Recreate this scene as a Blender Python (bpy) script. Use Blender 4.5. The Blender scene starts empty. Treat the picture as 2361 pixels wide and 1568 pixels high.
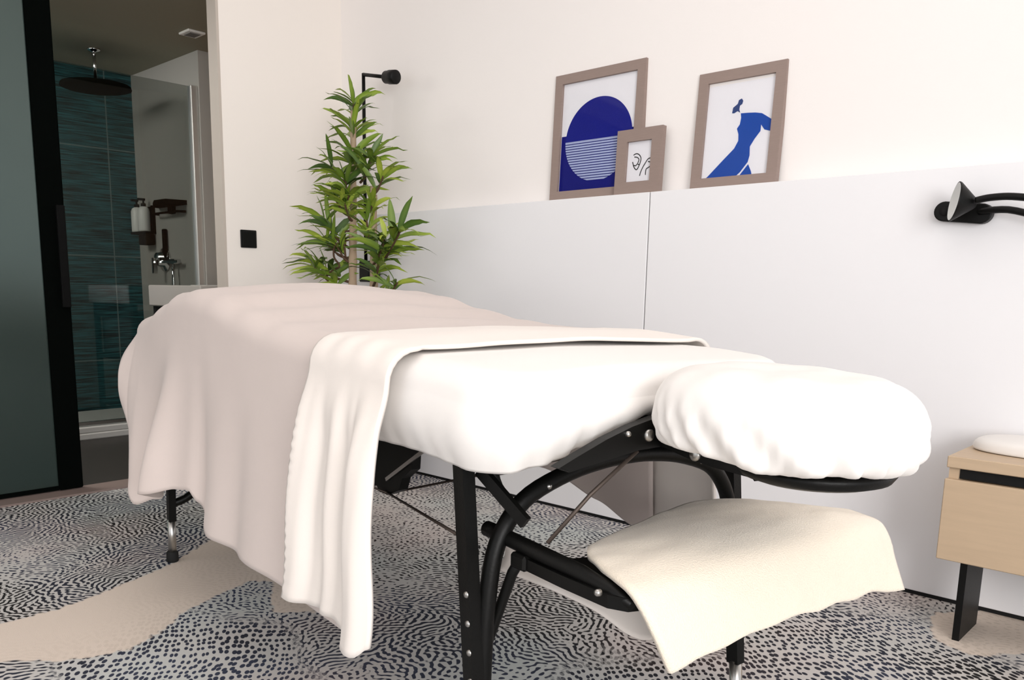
import bpy, bmesh, math, random
from mathutils import Vector, Matrix, noise
random.seed(7)
C = bpy.context.scene.collection
PI = math.pi

# ------------------------------------------------------------------ helpers
def lin(c):
    return tuple(((x/255)/12.92 if x/255 <= .04045 else (((x/255)+.055)/1.055)**2.4) for x in c)

MATS = {}
def mat(name, rgb, rough=.6, metal=0., bump=0., bscale=60., var=0., vscale=4., spec=.5, trans=0., sheen=0., emit=0., stretch=None, ior=1.45, coat=0.):
    if name in MATS: return MATS[name]
    m = bpy.data.materials.new(name); m.use_nodes = True
    nt = m.node_tree; b = nt.nodes['Principled BSDF']
    col = lin(rgb) + (1,)
    b.inputs['Base Color'].default_value = col
    b.inputs['Roughness'].default_value = rough
    b.inputs['Metallic'].default_value = metal
    b.inputs['Specular IOR Level'].default_value = spec
    b.inputs['Transmission Weight'].default_value = trans
    b.inputs['Sheen Weight'].default_value = sheen
    b.inputs['IOR'].default_value = ior
    b.inputs['Coat Weight'].default_value = coat
    tc = nt.nodes.new('ShaderNodeTexCoord'); src = tc.outputs['Object']
    if stretch:
        mp = nt.nodes.new('ShaderNodeMapping'); mp.inputs['Scale'].default_value = stretch
        nt.links.new(src, mp.inputs['Vector']); src = mp.outputs['Vector']
    if var:
        n = nt.nodes.new('ShaderNodeTexNoise'); n.inputs['Scale'].default_value = vscale; n.inputs['Detail'].default_value = 5
        nt.links.new(src, n.inputs['Vector'])
        mx = nt.nodes.new('ShaderNodeMix'); mx.data_type = 'RGBA'
        mx.inputs['A'].default_value = tuple(max(0, x*(1-var)) for x in col[:3]) + (1,)
        mx.inputs['B'].default_value = tuple(min(1, x*(1+var)) for x in col[:3]) + (1,)
        nt.links.new(n.outputs['Fac'], mx.inputs['Factor']); nt.links.new(mx.outputs['Result'], b.inputs['Base Color'])
    if bump:
        n = nt.nodes.new('ShaderNodeTexNoise'); n.inputs['Scale'].default_value = bscale; n.inputs['Detail'].default_value = 4
        nt.links.new(src, n.inputs['Vector'])
        bp = nt.nodes.new('ShaderNodeBump'); bp.inputs['Strength'].default_value = bump; bp.inputs['Distance'].default_value = .01
        nt.links.new(n.outputs['Fac'], bp.inputs['Height']); nt.links.new(bp.outputs['Normal'], b.inputs['Normal'])
    if emit:
        b.inputs['Emission Color'].default_value = col; b.inputs['Emission Strength'].default_value = emit
    MATS[name] = m
    return m

def tag(o, label=None, cat=None, group=None, kind=None):
    if label: o['label'] = label
    if cat: o['category'] = cat
    if group: o['group'] = group
    if kind: o['kind'] = kind
    return o

def thing(name, label, cat, loc=(0,0,0), rz=0., group=None):
    o = bpy.data.objects.new(name, None); C.objects.link(o)
    o.empty_display_size = .05
    o.location = loc; o.rotation_euler = (0,0,rz)
    return tag(o, label, cat, group)

class MB:
    """collects shapes into one mesh"""
    def __init__(s): s.v = []; s.f = []; s.sm = []
    def add(s, vs, fs, smooth=False):
        n = len(s.v); s.v += [tuple(v) for v in vs]; s.f += [tuple(i+n for i in f) for f in fs]; s.sm += [smooth]*len(fs); return s
    def box(s, a, b, bev=0.):
        x0,y0,z0 = a; x1,y1,z1 = b
        if bev <= 0:
            vs = [(x0,y0,z0),(x1,y0,z0),(x1,y1,z0),(x0,y1,z0),(x0,y0,z1),(x1,y0,z1),(x1,y1,z1),(x0,y1,z1)]
            return s.add(vs, [(3,2,1,0),(4,5,6,7),(0,1,5,4),(1,2,6,5),(2,3,7,6),(3,0,4,7)])
        # chamfered box
        c = bev; vs = []; idx = {}
        def V(p):
            k = tuple(round(q,6) for q in p)
            if k not in idx: idx[k] = len(vs); vs.append(p)
            return idx[k]
        lo = (x0,y0,z0); hi = (x1,y1,z1); fs = []
        def P(sg, ax):
            # vertex of corner sg lying on face ax
            return V(tuple((lo[i] if sg[i] < 0 else hi[i]) + (0 if i == ax else -sg[i]*c) for i in range(3)))
        for ax in range(3):
            o1, o2 = (ax+1)%3, (ax+2)%3
            for sd in (-1,1):
                q = []
                for (p,r) in ((-1,-1),(1,-1),(1,1),(-1,1)):
                    sg = [0,0,0]; sg[ax] = sd; sg[o1] = p; sg[o2] = r; q.append(P(sg, ax))
                fs.append(tuple(q if sd > 0 else q[::-1]))
        for ax in range(3):
            o1, o2 = (ax+1)%3, (ax+2)%3
            for p in (-1,1):
                for r in (-1,1):
                    A = [0,0,0]; B = [0,0,0]; A[ax] = -1; B[ax] = 1; A[o1] = B[o1] = p; A[o2] = B[o2] = r
                    q = (P(A,o1), P(B,o1), P(B,o2), P(A,o2))
                    fs.append(q if p*r < 0 else q[::-1])
        for sx in (-1,1):
            for sy in (-1,1):
                for sz in (-1,1):
                    q = (P((sx,sy,sz),0), P((sx,sy,sz),1), P((sx,sy,sz),2))
                    fs.append(q if sx*sy*sz > 0 else q[::-1])
        return s.add(vs, fs)
    def tube(s, pts, r, n=12, caps=True, flat=None):
        """tube along points; r number or list; flat=(w,h) uses an oval section"""
        pts = [Vector(p) for p in pts]; vs = []; fs = []
        prev = None
        for i, p in enumerate(pts):
            d = (pts[min(i+1,len(pts)-1)] - pts[max(i-1,0)]).normalized()
            if prev is None:
                up = Vector((0,0,1)) if abs(d.z) < .9 else Vector((1,0,0))
                a = d.cross(up).normalized()
            else:
                a = (prev - d*prev.dot(d)).normalized()
            prev = a; b = d.cross(a)
            rr = r[i] if isinstance(r, (list,tuple)) else r
            for k in range(n):
                t = 2*PI*k/n
                vs.append(p + a*rr*math.cos(t) + b*rr*math.sin(t))
        for i in range(len(pts)-1):
            for k in range(n):
                fs.append((i*n+k, i*n+(k+1)%n, (i+1)*n+(k+1)%n, (i+1)*n+k))
        s.add(vs, fs, True)
        if caps:
            m = len(s.v) - len(vs)
            s.f.append(tuple(m+k for k in range(n))[::-1]); s.sm.append(False)
            e = m + (len(pts)-1)*n
            s.f.append(tuple(e+k for k in range(n))); s.sm.append(False)
        return s
    def beam(s, a, b, w, h, up=(0,0,1)):
        """rectangular bar a-b, width w across, h along 'up'"""
        a = Vector(a); b = Vector(b); d = (b-a).normalized(); up = Vector(up)
        x = d.cross(up).normalized(); y = x.cross(d).normalized(); vs = []
        for p in (a,b):
            for (i,j) in ((-1,-1),(1,-1),(1,1),(-1,1)): vs.append(p + x*w/2*i + y*h/2*j)
        return s.add(vs, [(0,1,2,3),(7,6,5,4),(0,4,5,1),(1,5,6,2),(2,6,7,3),(3,7,4,0)])
    def prism(s, poly, f0, f1):
        """poly of 2D points, f0/f1 map a 2D point to the two faces"""
        n = len(poly); vs = [f0(p) for p in poly] + [f1(p) for p in poly]
        fs = [tuple(range(n))[::-1], tuple(range(n, 2*n))] + [(i,(i+1)%n,n+(i+1)%n,n+i) for i in range(n)]
        return s.add(vs, fs)
    def lathe(s, prof, M=None, n=28, smooth=True):
        """prof = [(r,h)...] about local z; M places it"""
        M = M or Matrix(); vs = []; fs = []
        for (r,h) in prof:
            for k in range(n):
                t = 2*PI*k/n; vs.append(M @ Vector((r*math.cos(t), r*math.sin(t), h)))
        for i in range(len(prof)-1):
            for k in range(n): fs.append((i*n+k, i*n+(k+1)%n, (i+1)*n+(k+1)%n, (i+1)*n+k))
        return s.add(vs, fs, smooth)
    def grid(s, rows, smooth=True, closed=False):
        n = len(rows[0]); vs = [p for r in rows for p in r]; fs = []
        for i in range(len(rows)-1):
            for k in range(n if closed else n-1):
                fs.append((i*n+k, (i+1)*n+k, (i+1)*n+(k+1)%n, i*n+(k+1)%n))
        return s.add(vs, fs, smooth)
    def build(s, name, m, parent=None, loc=None, solid=0., offset=0., bevel=0., sub=0, weld=False):
        me = bpy.data.meshes.new(name); vs = s.v
        if loc is not None: vs = [(x-loc[0], y-loc[1], z-loc[2]) for x,y,z in vs]
        me.from_pydata(vs, [], s.f); me.polygons.foreach_set('use_smooth', s.sm)
        me.materials.append(m); me.update()
        if weld:
            b = bmesh.new(); b.from_mesh(me); bmesh.ops.remove_doubles(b, verts=b.verts, dist=1e-4); bmesh.ops.dissolve_degenerate(b, edges=b.edges, dist=1e-5)
            b.to_mesh(me); b.free(); me.update()
        o = bpy.data.objects.new(name, me); C.objects.link(o)
        if loc is not None: o.location = loc
        if parent is not None: o.parent = parent
        if bevel:
            b = o.modifiers.new('bevel','BEVEL'); b.width = bevel; b.segments = 2; b.limit_method = 'ANGLE'
        if sub:
            u = o.modifiers.new('sub','SUBSURF'); u.levels = sub; u.render_levels = sub
        if solid:
            d = o.modifiers.new('solid','SOLIDIFY'); d.thickness = solid; d.offset = offset
        return o

def struct(name, mb, m, parent=None, **k):
    o = mb.build(name, m, parent, **k)
    if parent is None: o['kind'] = 'structure'
    return o

def lerp(a, b, t): return a + (b-a)*t
def interp(x, pts):
    if x <= pts[0][0]: return pts[0][1]
    for (a,va),(b,vb) in zip(pts, pts[1:]):
        if x <= b:
            t = (x-a)/(b-a); t = t*t*(3-2*t)
            return lerp(va, vb, t)
    return pts[-1][1]
def sstep(a, b, x):
    t = min(1, max(0, (x-a)/(b-a))); return t*t*(3-2*t)
def gauss(x, c, w): return math.exp(-((x-c)/w)**2)
def nz(x, y, z=0.): return noise.noise(Vector((x,y,z)))

# ------------------------------------------------------------------ materials
WALL   = mat('wall_paint', (243,238,235), .85, bump=.03, bscale=180)
WALL_L = mat('partition_paint', (240,233,226), .8, bump=.03, bscale=180)
PANEL  = mat('panel_laminate', (238,237,239), .45, bump=.01, bscale=90)
SEAM   = mat('seam_dark', (120,118,116), .8)
JAMB   = mat('jamb_paint', (190,180,170), .6)
BLACK  = mat('black_coat', (9,9,8), .45, bump=.05, bscale=240, spec=.25)
BLKWD  = mat('black_lacquer_wood', (8,8,7), .42, spec=.28)
SOFTBLK= mat('black_rubber', (12,12,12), .8)
STEEL  = mat('brushed_steel', (190,188,184), .3, 1.)
CHROME = mat('chrome', (215,215,215), .12, 1.)
CABLE  = mat('steel_cable', (84,74,68), .5, .6)
SHEETW = mat('white_cotton', (236,232,228), .9, bump=.05, bscale=900, sheen=.1, var=.015, vscale=6)
BLANKET= mat('pale_cotton', (207,194,188), .92, bump=.07, bscale=700, sheen=.15, var=.03, vscale=9)
FOLDW  = mat('turned_cotton', (231,223,216), .92, bump=.06, bscale=700, sheen=.15, var=.02, vscale=9)
TOWEL  = mat('cream_terry', (235,223,205), .97, bump=.35, bscale=420, sheen=.4, var=.03, vscale=40)
VINYL  = mat('black_vinyl', (20,19,18), .5)
FRAMEW = mat('grey_oak', (146,128,120), .6, bump=.05, bscale=40, var=.09, vscale=8, stretch=(3,3,40))
PAPER  = mat('print_paper', (232,231,236), .35, coat=.15)
NAVY   = mat('print_navy', (14,22,126), .5, spec=.2)
NAVYD  = mat('print_navy_dark', (12,14,112), .5, spec=.2)
BLUE   = mat('print_blue', (8,68,160), .5, spec=.2)
BLUEB  = mat('print_hair_blue', (14,52,112), .3, coat=.2)
STRIPE = mat('print_pale_blue', (168,178,215), .3, coat=.3)
INK    = mat('print_ink', (40,38,38), .5)
CREAMP = mat('print_cream', (228,224,216), .4)
OAK    = mat('light_oak', (196,172,144), .5, bump=.03, bscale=30, var=.10, vscale=3, stretch=(2,14,26))
DARKIN = mat('dark_parts_and_shade', (8,8,9), .8)  # near-black parts, also the painted shade in the floor gap and nightstand slot
CERAM  = mat('white_ceramic', (182,176,170), .25)
LEAF   = None

def leaf_mat():
    m = bpy.data.materials.new('bamboo_leaf'); m.use_nodes = True
    nt = m.node_tree; b = nt.nodes['Principled BSDF']
    tc = nt.nodes.new('ShaderNodeTexCoord'); n = nt.nodes.new('ShaderNodeTexNoise')
    n.inputs['Scale'].default_value = 9; n.inputs['Detail'].default_value = 3
    nt.links.new(tc.outputs['Object'], n.inputs['Vector'])
    at = nt.nodes.new('ShaderNodeAttribute'); at.attribute_name = 'shade'
    ad = nt.nodes.new('ShaderNodeMath'); ad.operation = 'ADD'
    ml = nt.nodes.new('ShaderNodeMath'); ml.operation = 'MULTIPLY'; ml.inputs[1].default_value = .35
    nt.links.new(n.outputs['Fac'], ml.inputs[0])
    nt.links.new(ml.outputs[0], ad.inputs[0]); nt.links.new(at.outputs['Fac'], ad.inputs[1])
    r = nt.nodes.new('ShaderNodeValToRGB'); e = r.color_ramp.elements
    e[0].position = .12; e[0].color = lin((34,52,26))+(1,)
    e[1].position = 1.; e[1].color = lin((172,186,72))+(1,)
    x = e.new(.45); x.color = lin((70,98,34))+(1,)
    x = e.new(.72); x.color = lin((118,144,46))+(1,)
    nt.links.new(ad.outputs[0], r.inputs['Fac']); nt.links.new(r.outputs['Color'], b.inputs['Base Color'])
    b.inputs['Roughness'].default_value = .45
    return m

def carpet_mat():
    m = bpy.data.materials.new('patterned_carpet'); m.use_nodes = True
    nt = m.node_tree; L = nt.links; N = nt.nodes; b = N['Principled BSDF']
    b.inputs['Roughness'].default_value = .95; b.inputs['Specular IOR Level'].default_value = .1
    tc = N.new('ShaderNodeTexCoord')
    def math_(op, a, c=None, clamp=False):
        k = N.new('ShaderNodeMath'); k.operation = op; k.use_clamp = clamp
        for i, v in enumerate((a, c)):
            if v is None: continue
            if isinstance(v, (int,float)): k.inputs[i].default_value = v
            else: L.new(v, k.inputs[i])
        return k.outputs[0]
    def noise_(scale, det=1, off=(0,0,0)):
        mp = N.new('ShaderNodeMapping'); mp.inputs['Location'].default_value = off
        L.new(tc.outputs['Object'], mp.inputs['Vector'])
        n = N.new('ShaderNodeTexNoise'); n.inputs['Scale'].default_value = scale; n.inputs['Detail'].default_value = det
        L.new(mp.outputs['Vector'], n.inputs['Vector']); return n
    def ramp(v, a, c, ca=(0,0,0,1), cc=(1,1,1,1)):
        r = N.new('ShaderNodeValToRGB'); e = r.color_ramp.elements
        e[0].position = a; e[0].color = ca; e[1].position = c; e[1].color = cc
        L.new(v, r.inputs['Fac']); return r.outputs['Color']
    def mix(f, a, c):
        k = N.new('ShaderNodeMix'); k.data_type = 'RGBA'
        if isinstance(f, (int,float)): k.inputs['Factor'].default_value = f
        else: L.new(f, k.inputs['Factor'])
        for nm, v in (('A',a),('B',c)):
            if isinstance(v, tuple): k.inputs[nm].default_value = v
            else: L.new(v, k.inputs[nm])
        return k.outputs['Result']
    # warped coordinates
    w = noise_(2.2, 2)
    sub = N.new('ShaderNodeVectorMath'); sub.operation = 'SUBTRACT'; sub.inputs[1].default_value = (.5,.5,.5)
    L.new(w.outputs['Color'], sub.inputs[0])
    sc = N.new('ShaderNodeVectorMath'); sc.operation = 'SCALE'; sc.inputs['Scale'].default_value = .12
    L.new(sub.outputs[0], sc.inputs[0])
    ad = N.new('ShaderNodeVectorMath'); ad.operation = 'ADD'
    L.new(tc.outputs['Object'], ad.inputs[0]); L.new(sc.outputs[0], ad.inputs[1])
    g = N.new('ShaderNodeTexGabor'); g.inputs['Scale'].default_value = 13.5
    g.inputs['Frequency'].default_value = 4.2; g.inputs['Anisotropy'].default_value = .42
    L.new(ad.outputs[0], g.inputs['Vector'])
    ori = noise_(3.0, 1, (3,1,0))
    L.new(math_('MULTIPLY', ori.outputs['Fac'], 9.), g.inputs['Orientation'])
    # a second set breaks the worms into dashes
    g2 = N.new('ShaderNodeTexGabor'); g2.inputs['Scale'].default_value = 13.5
    g2.inputs['Frequency'].default_value = 3.4; g2.inputs['Anisotropy'].default_value = .5
    L.new(ad.outputs[0], g2.inputs['Vector'])
    L.new(math_('ADD', math_('MULTIPLY', ori.outputs['Fac'], 9.), 1.57), g2.inputs['Orientation'])
    dash = noise_(1.1, 2, (9,4,0))
    amt = ramp(dash.outputs['Fac'], .42, .70)
    v = math_('SUBTRACT', g.outputs['Value'], math_('MULTIPLY', math_('MULTIPLY', math_('SUBTRACT', g2.outputs['Value'], .35), 1.0), amt))
    spots = ramp(v, .485, .54)
    # short dashes laid in rows, taking over in patches
    rot = N.new('ShaderNodeVectorRotate'); rot.rotation_type = 'Z_AXIS'
    L.new(ad.outputs[0], rot.inputs['Vector']); rot.inputs['Angle'].default_value = .62
    mpv = N.new('ShaderNodeMapping'); mpv.inputs['Scale'].default_value = (38,68,1); L.new(rot.outputs[0], mpv.inputs['Vector'])
    vo = N.new('ShaderNodeTexVoronoi'); vo.inputs['Scale'].default_value = 1.; vo.inputs['Randomness'].default_value = .55
    vo.voronoi_dimensions = '2D'
    L.new(mpv.outputs[0], vo.inputs['Vector'])
    size = noise_(6, 1, (2,8,0))
    dots = ramp(math_('SUBTRACT', math_('ADD', math_('MULTIPLY', size.outputs['Fac'], .35), .20), vo.outputs['Distance']), .0, .07)
    zone = N.new('ShaderNodeAttribute'); zone.attribute_name = 'dots'
    zn = noise_(1.6, 2, (4,4,0))
    spots = mix(ramp(math_('ADD', zone.outputs['Fac'], math_('MULTIPLY', math_('SUBTRACT', zn.outputs['Fac'], .5), 1.6)), .44, .56), spots, dots)
    band = N.new('ShaderNodeAttribute'); band.attribute_name = 'band'
    hue = noise_(1.3, 2, (5,7,0)); hue2 = noise_(1.7, 2, (1,2,0))
    dark = mix(ramp(hue.outputs['Fac'], .42, .62), lin((26,27,30))+(1,), lin((58,66,88))+(1,))
    dark = mix(math_('MULTIPLY', ramp(hue2.outputs['Fac'], .52, .68), .6), dark, lin((84,66,66))+(1,))
    light = mix(ramp(hue2.outputs['Fac'], .35, .65), lin((198,202,200))+(1,), lin((210,200,196))+(1,))
    fld = mix(spots, light, dark)
    cream = mix(math_('MULTIPLY', math_('MULTIPLY', spots, ramp(dash.outputs['Fac'], .35, .6)), .22), lin((228,214,201))+(1,), lin((160,144,128))+(1,))
    edge = noise_(28, 2)
    bm = ramp(math_('ADD', band.outputs['Fac'], math_('MULTIPLY', math_('SUBTRACT', edge.outputs['Fac'], .5), .5)), .45, .55)
    col = mix(bm, fld, cream)
    fib = noise_(420, 2)
    L.new(mix(math_('MULTIPLY', fib.outputs['Fac'], .16), col, lin((110,104,100))+(1,)), b.inputs['Base Color'])
    bp = N.new('ShaderNodeBump'); bp.inputs['Strength'].default_value = .25; bp.inputs['Distance'].default_value = .004
    L.new(fib.outputs['Fac'], bp.inputs['Height']); L.new(bp.outputs['Normal'], b.inputs['Normal'])
    return m

def tile_mat():
    m = bpy.data.materials.new('teal_ribbed_tile'); m.use_nodes = True
    nt = m.node_tree; L = nt.links; N = nt.nodes; b = N['Principled BSDF']
    tc = N.new('ShaderNodeTexCoord')
    sp = N.new('ShaderNodeSeparateXYZ'); L.new(tc.outputs['Object'], sp.inputs[0])
    cb = N.new('ShaderNodeCombineXYZ'); L.new(sp.outputs['Y'], cb.inputs['X']); L.new(sp.outputs['Z'], cb.inputs['Y'])
    n = N.new('ShaderNodeTexNoise'); n.inputs['Scale'].default_value = 1; n.inputs['Detail'].default_value = 4
    mp = N.new('ShaderNodeMapping'); mp.inputs['Scale'].default_value = (5,120,1)
    L.new(cb.outputs[0], mp.inputs['Vector']); L.new(mp.outputs[0], n.inputs['Vector'])
    r = N.new('ShaderNodeValToRGB'); e = r.color_ramp.elements
    e[0].position = .36; e[0].color = lin((4,30,36))+(1,); e[1].position = .68; e[1].color = lin((60,126,134))+(1,)
    L.new(n.outputs['Fac'], r.inputs['Fac'])
    br = N.new('ShaderNodeTexBrick'); br.offset = 0
    br.inputs['Scale'].default_value = 1; br.inputs['Brick Width'].default_value = .36; br.inputs['Row Height'].default_value = .68
    br.inputs['Mortar Size'].default_value = .004; br.inputs['Color1'].default_value = (0,0,0,1); br.inputs['Color2'].default_value = (0,0,0,1); br.inputs['Mortar'].default_value = (1,1,1,1)
    mp2 = N.new('ShaderNodeMapping'); mp2.inputs['Location'].default_value = (.165,.32,0)
    L.new(cb.outputs[0], mp2.inputs['Vector']); L.new(mp2.outputs[0], br.inputs['Vector'])
    mx = N.new('ShaderNodeMix'); mx.data_type = 'RGBA'; mx.inputs['B'].default_value = lin((120,140,140))+(1,)
    L.new(br.outputs['Color'], mx.inputs['Factor']); L.new(r.outputs['Color'], mx.inputs['A'])
    L.new(mx.outputs['Result'], b.inputs['Base Color']); b.inputs['Roughness'].default_value = .3
    bp = N.new('ShaderNodeBump'); bp.inputs['Strength'].default_value = .4; bp.inputs['Distance'].default_value = .01
    L.new(n.outputs['Fac'], bp.inputs['Height']); L.new(bp.outputs['Normal'], b.inputs['Normal'])
    return m

def glass_mat(name, tint, rough=.0, refl=.12, ior=1.5):
    """thin pane: mostly see-through, mirror-like at a slant"""
    m = bpy.data.materials.new(name); m.use_nodes = True
    nt = m.node_tree; L = nt.links; N = nt.nodes
    for k in list(N): N.remove(k)
    out = N.new('ShaderNodeOutputMaterial'); t = N.new('ShaderNodeBsdfTransparent'); g = N.new('ShaderNodeBsdfGlossy')
    t.inputs['Color'].default_value = lin(tint)+(1,); g.inputs['Roughness'].default_value = rough
    f = N.new('ShaderNodeFresnel'); f.inputs['IOR'].default_value = ior
    a = N.new('ShaderNodeMath'); a.operation = 'ADD'; a.inputs[1].default_value = refl - .04; a.use_clamp = True
    L.new(f.outputs[0], a.inputs[0])
    mx = N.new('ShaderNodeMixShader'); L.new(a.outputs[0], mx.inputs[0]); L.new(t.outputs[0], mx.inputs[1]); L.new(g.outputs[0], mx.inputs[2])
    L.new(mx.outputs[0], out.inputs['Surface'])
    return m

LEAF = leaf_mat(); CARPET = carpet_mat(); TILE = tile_mat()
SCREEN = glass_mat('shower_glass', (222,224,222), .02, .045)
PICGLASS = glass_mat('picture_glass', (255,255,255), .03, .045, 1.12)
BATHW = mat('bath_plaster', (176,173,167), .7)
BATHC = mat('bath_ceiling', (150,144,126), .8)
BATHF = mat('bath_floor', (54,51,48), .5)
BATHB = mat('bath_brown', (196,164,142), .7)
TRAY = mat('tray_white', (210,208,204), .4)
BARK = mat('bamboo_cane', (168,146,122), .7, bump=.3, bscale=60, var=.2, vscale=18, stretch=(1,1,.4))
TWIG = mat('brown_twig', (84,62,44), .8)
POT = mat('black_pot', (24,22,22), .5)
SOIL = mat('dark_soil', (40,30,24), .95, bump=.6, bscale=90)
DOORG = mat('dark_green_frosted_glass', (13,25,22), .28, ior=2.1)
DOORG.node_tree.nodes['Principled BSDF'].inputs['Specular Tint'].default_value = (.72,.92,.88,1)
DOORF = mat('black_door_frame', (7,9,8), .8, spec=.0)
DWOOD = mat('dark_walnut', (62,44,36), .5, var=.2, vscale=5, stretch=(2,20,20))
WHITEP = mat('white_plastic', (236,234,230), .35)
LAMPIN = mat('lamp_reflector', (222,224,222), .35)

# ------------------------------------------------------------------ room (X along the picture wall, Y towards it, Z up)
XL, YW, YP, HC = -3.49, 2.62, 2.55, 2.75     # partition face, wall face, panel face, ceiling
XR, YB = 3.2, -3.2
PANZ = 1.197

# carpet floor with the beige swirls as a vertex attribute
def pin(poly, x, y):
    ins = False; n = len(poly)
    for i in range(n):
        x1,y1 = poly[i]; x2,y2 = poly[(i+1)%n]
        if (y1 > y) != (y2 > y) and x < (x2-x1)*(y-y1)/(y2-y1)+x1: ins = not ins
    return ins
def pdist(poly, x, y):
    d = 9; n = len(poly)
    for i in range(n):
        x1,y1 = poly[i]; x2,y2 = poly[(i+1)%n]; ex,ey = x2-x1, y2-y1
        t = max(0, min(1, ((x-x1)*ex+(y-y1)*ey)/(ex*ex+ey*ey)))
        d = min(d, math.hypot(x-x1-t*ex, y-y1-t*ey))
    return d if pin(poly,x,y) else -d
SWIRLS = [
    [(-2.36,.1),(-2.275,.45),(-2.262,.60),(-2.271,.76),(-2.33,.92),(-2.41,1.13),(-2.56,1.33),(-2.64,1.45),(-2.5,1.62),(-2.1,1.5),(-1.84,1.36),(-1.78,1.22),(-1.86,1.14),(-1.96,1.2),(-2.06,1.27),(-2.12,1.24),(-2.09,1.15),(-2.035,1.0),(-1.93,.86),(-1.89,.76),(-1.93,.64),(-2.03,.53),(-2.12,.3),(-2.2,.05)],
    [(-.60,2.36),(-.545,2.24),(-.45,2.20),(-.36,2.33),(-.28,2.47),(-.3,2.56),(-.52,2.56),(-.60,2.45)],
    [(-.3,-.6),(.3,-.2),(1.0,.1),(1.5,.7),(1.3,.9),(.8,.5),(.2,.1),(-.4,-.3)],
    [(.4,1.4),(1.0,1.7),(1.6,2.3),(1.4,2.5),(.9,2.0),(.3,1.6)],
    [(-3.3,-1.0),(-2.6,-1.3),(-1.8,-1.2),(-1.7,-1.0),(-2.5,-1.0),(-3.2,-.7)],
]
def floor_mesh():
    st = .04; nx = int((XR-XL)/st)+1; ny = int((YP+.02-YB)/st)+1
    me = bpy.data.meshes.new('floor'); vs = []; fs = []; bd = []; dz = []
    boxes = [(min(p[0] for p in s)-.1, max(p[0] for p in s)+.1, min(p[1] for p in s)-.1, max(p[1] for p in s)+.1) for s in SWIRLS]
    for j in range(ny+1):
        y = YB + (YP+.02-YB)*j/ny
        for i in range(nx+1):
            x = XL + (XR-XL)*i/nx
            vs.append((x,y,0)); d = -9
            for s,bb in zip(SWIRLS, boxes):
                if bb[0] < x < bb[1] and bb[2] < y < bb[3]: d = max(d, pdist(s, x, y))
            bd.append(min(1, max(0, .5 + d/.09)))
            dz.append(min(1,max(0,.15 + .75*gauss(x,-.55,.55)*gauss(y,1.75,.75) + .75*gauss(x,-1.75,.30)*gauss(y,.85,.22) + .8*gauss(x,-.9,.5)*gauss(y,.7,.5) + .4*gauss(x,1.2,.8))))
    for j in range(ny):
        for i in range(nx):
            a = j*(nx+1)+i; fs.append((a,a+1,a+nx+2,a+nx+1))
    me.from_pydata(vs, [], fs); me.materials.append(CARPET)
    at = me.attributes.new('band','FLOAT','POINT'); at.data.foreach_set('value', bd)
    at = me.attributes.new('dots','FLOAT','POINT'); at.data.foreach_set('value', dz)
    o = bpy.data.objects.new('floor', me); C.objects.link(o); o['kind'] = 'structure'
floor_mesh()

struct('wall_back', MB().box((XL-.06,YW,0),(XR,YW+.12,HC)), WALL)
# lower laminate panels with a narrow seam between and a ledge on top
SX = -1.653
panA = MB().box((XL,YP,.012),(SX-.0022,YW,PANZ), .0015)
panB = MB().box((SX+.0022,YP,.012),(XR,YW,PANZ), .0015)
struct('trim_1', panA, PANEL); struct('trim_2', panB, PANEL)
struct('trim_3', MB().box((SX-.0022,YP+.005,.012),(SX+.0022,YW,PANZ-.002)), SEAM)
struct('shadow_gap_strip', MB().box((XL,YP+.004,0),(XR,YP+.03,.012)), DARKIN)  # dark strip painted in as the shadow gap below the panels
# partition with the bathroom opening
OY = 1.965
struct('wall_left', MB().box((XL-.06,OY,0),(XL,YW,HC)), WALL_L)
struct('trim_4', MB().box((XL-.075,OY-.012,0),(XL+.002,OY,HC)), JAMB)
struct('wall_left.001', MB().box((XL-.06,YB,0),(XL,-.6,HC)), WALL_L)
struct('wall_left.002', MB().box((XL-.06,-.6,2.3),(XL,OY,HC)), WALL_L)
struct('ceiling', MB().box((XL-.06,YB,HC),(XR,YW+.12,HC+.1)), WALL)
# bathroom shell
BX, BY, BXS, BZ = -5.64, 2.53, -4.74, 2.2
struct('wall_bathroom_back', MB().box((BX-.1,-.8,0),(BX,BY,BZ)), TILE)
struct('wall_bathroom_right', MB().box((BX-.1,BY,0),(BXS,BY+.1,BZ)), BATHW)
struct('wall_bathroom_corner', MB().box((BXS-.1,BY+.1,0),(BXS,3.05,BZ)), BATHB)
struct('wall_bathroom_side', MB().box((BXS-.1,3.05,0),(XL-.06,3.15,BZ)), BATHB)
struct('wall_bathroom_front', MB().box((XL-.12,YW+.12,0),(XL-.06,3.15,BZ)), BATHB)
struct('wall_bathroom_left', MB().box((BX-.1,-.9,0),(XL-.06,-.8,BZ)), BATHW)
struct('ceiling.001', MB().box((BX-.1,-.9,BZ),(XL-.06,3.15,BZ+.1)), BATHC)
struct('floor.001', MB().box((BX-.1,-.9,-.05),(XL-.001,3.15,-.002)), BATHF)
struct('trim_5', MB().box((XL-.13,-.6,-.002),(XL-.0,OY-.012,.008)), mat('threshold', (128,112,106), .6))
struct('rail_highlight_strip', MB().box((XL-.145,-.6,-.002),(XL-.13,1.16,.012)), mat('rail_highlight', (190,178,170), .4))  # pale strip standing in for the highlight along the door's bottom rail

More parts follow.
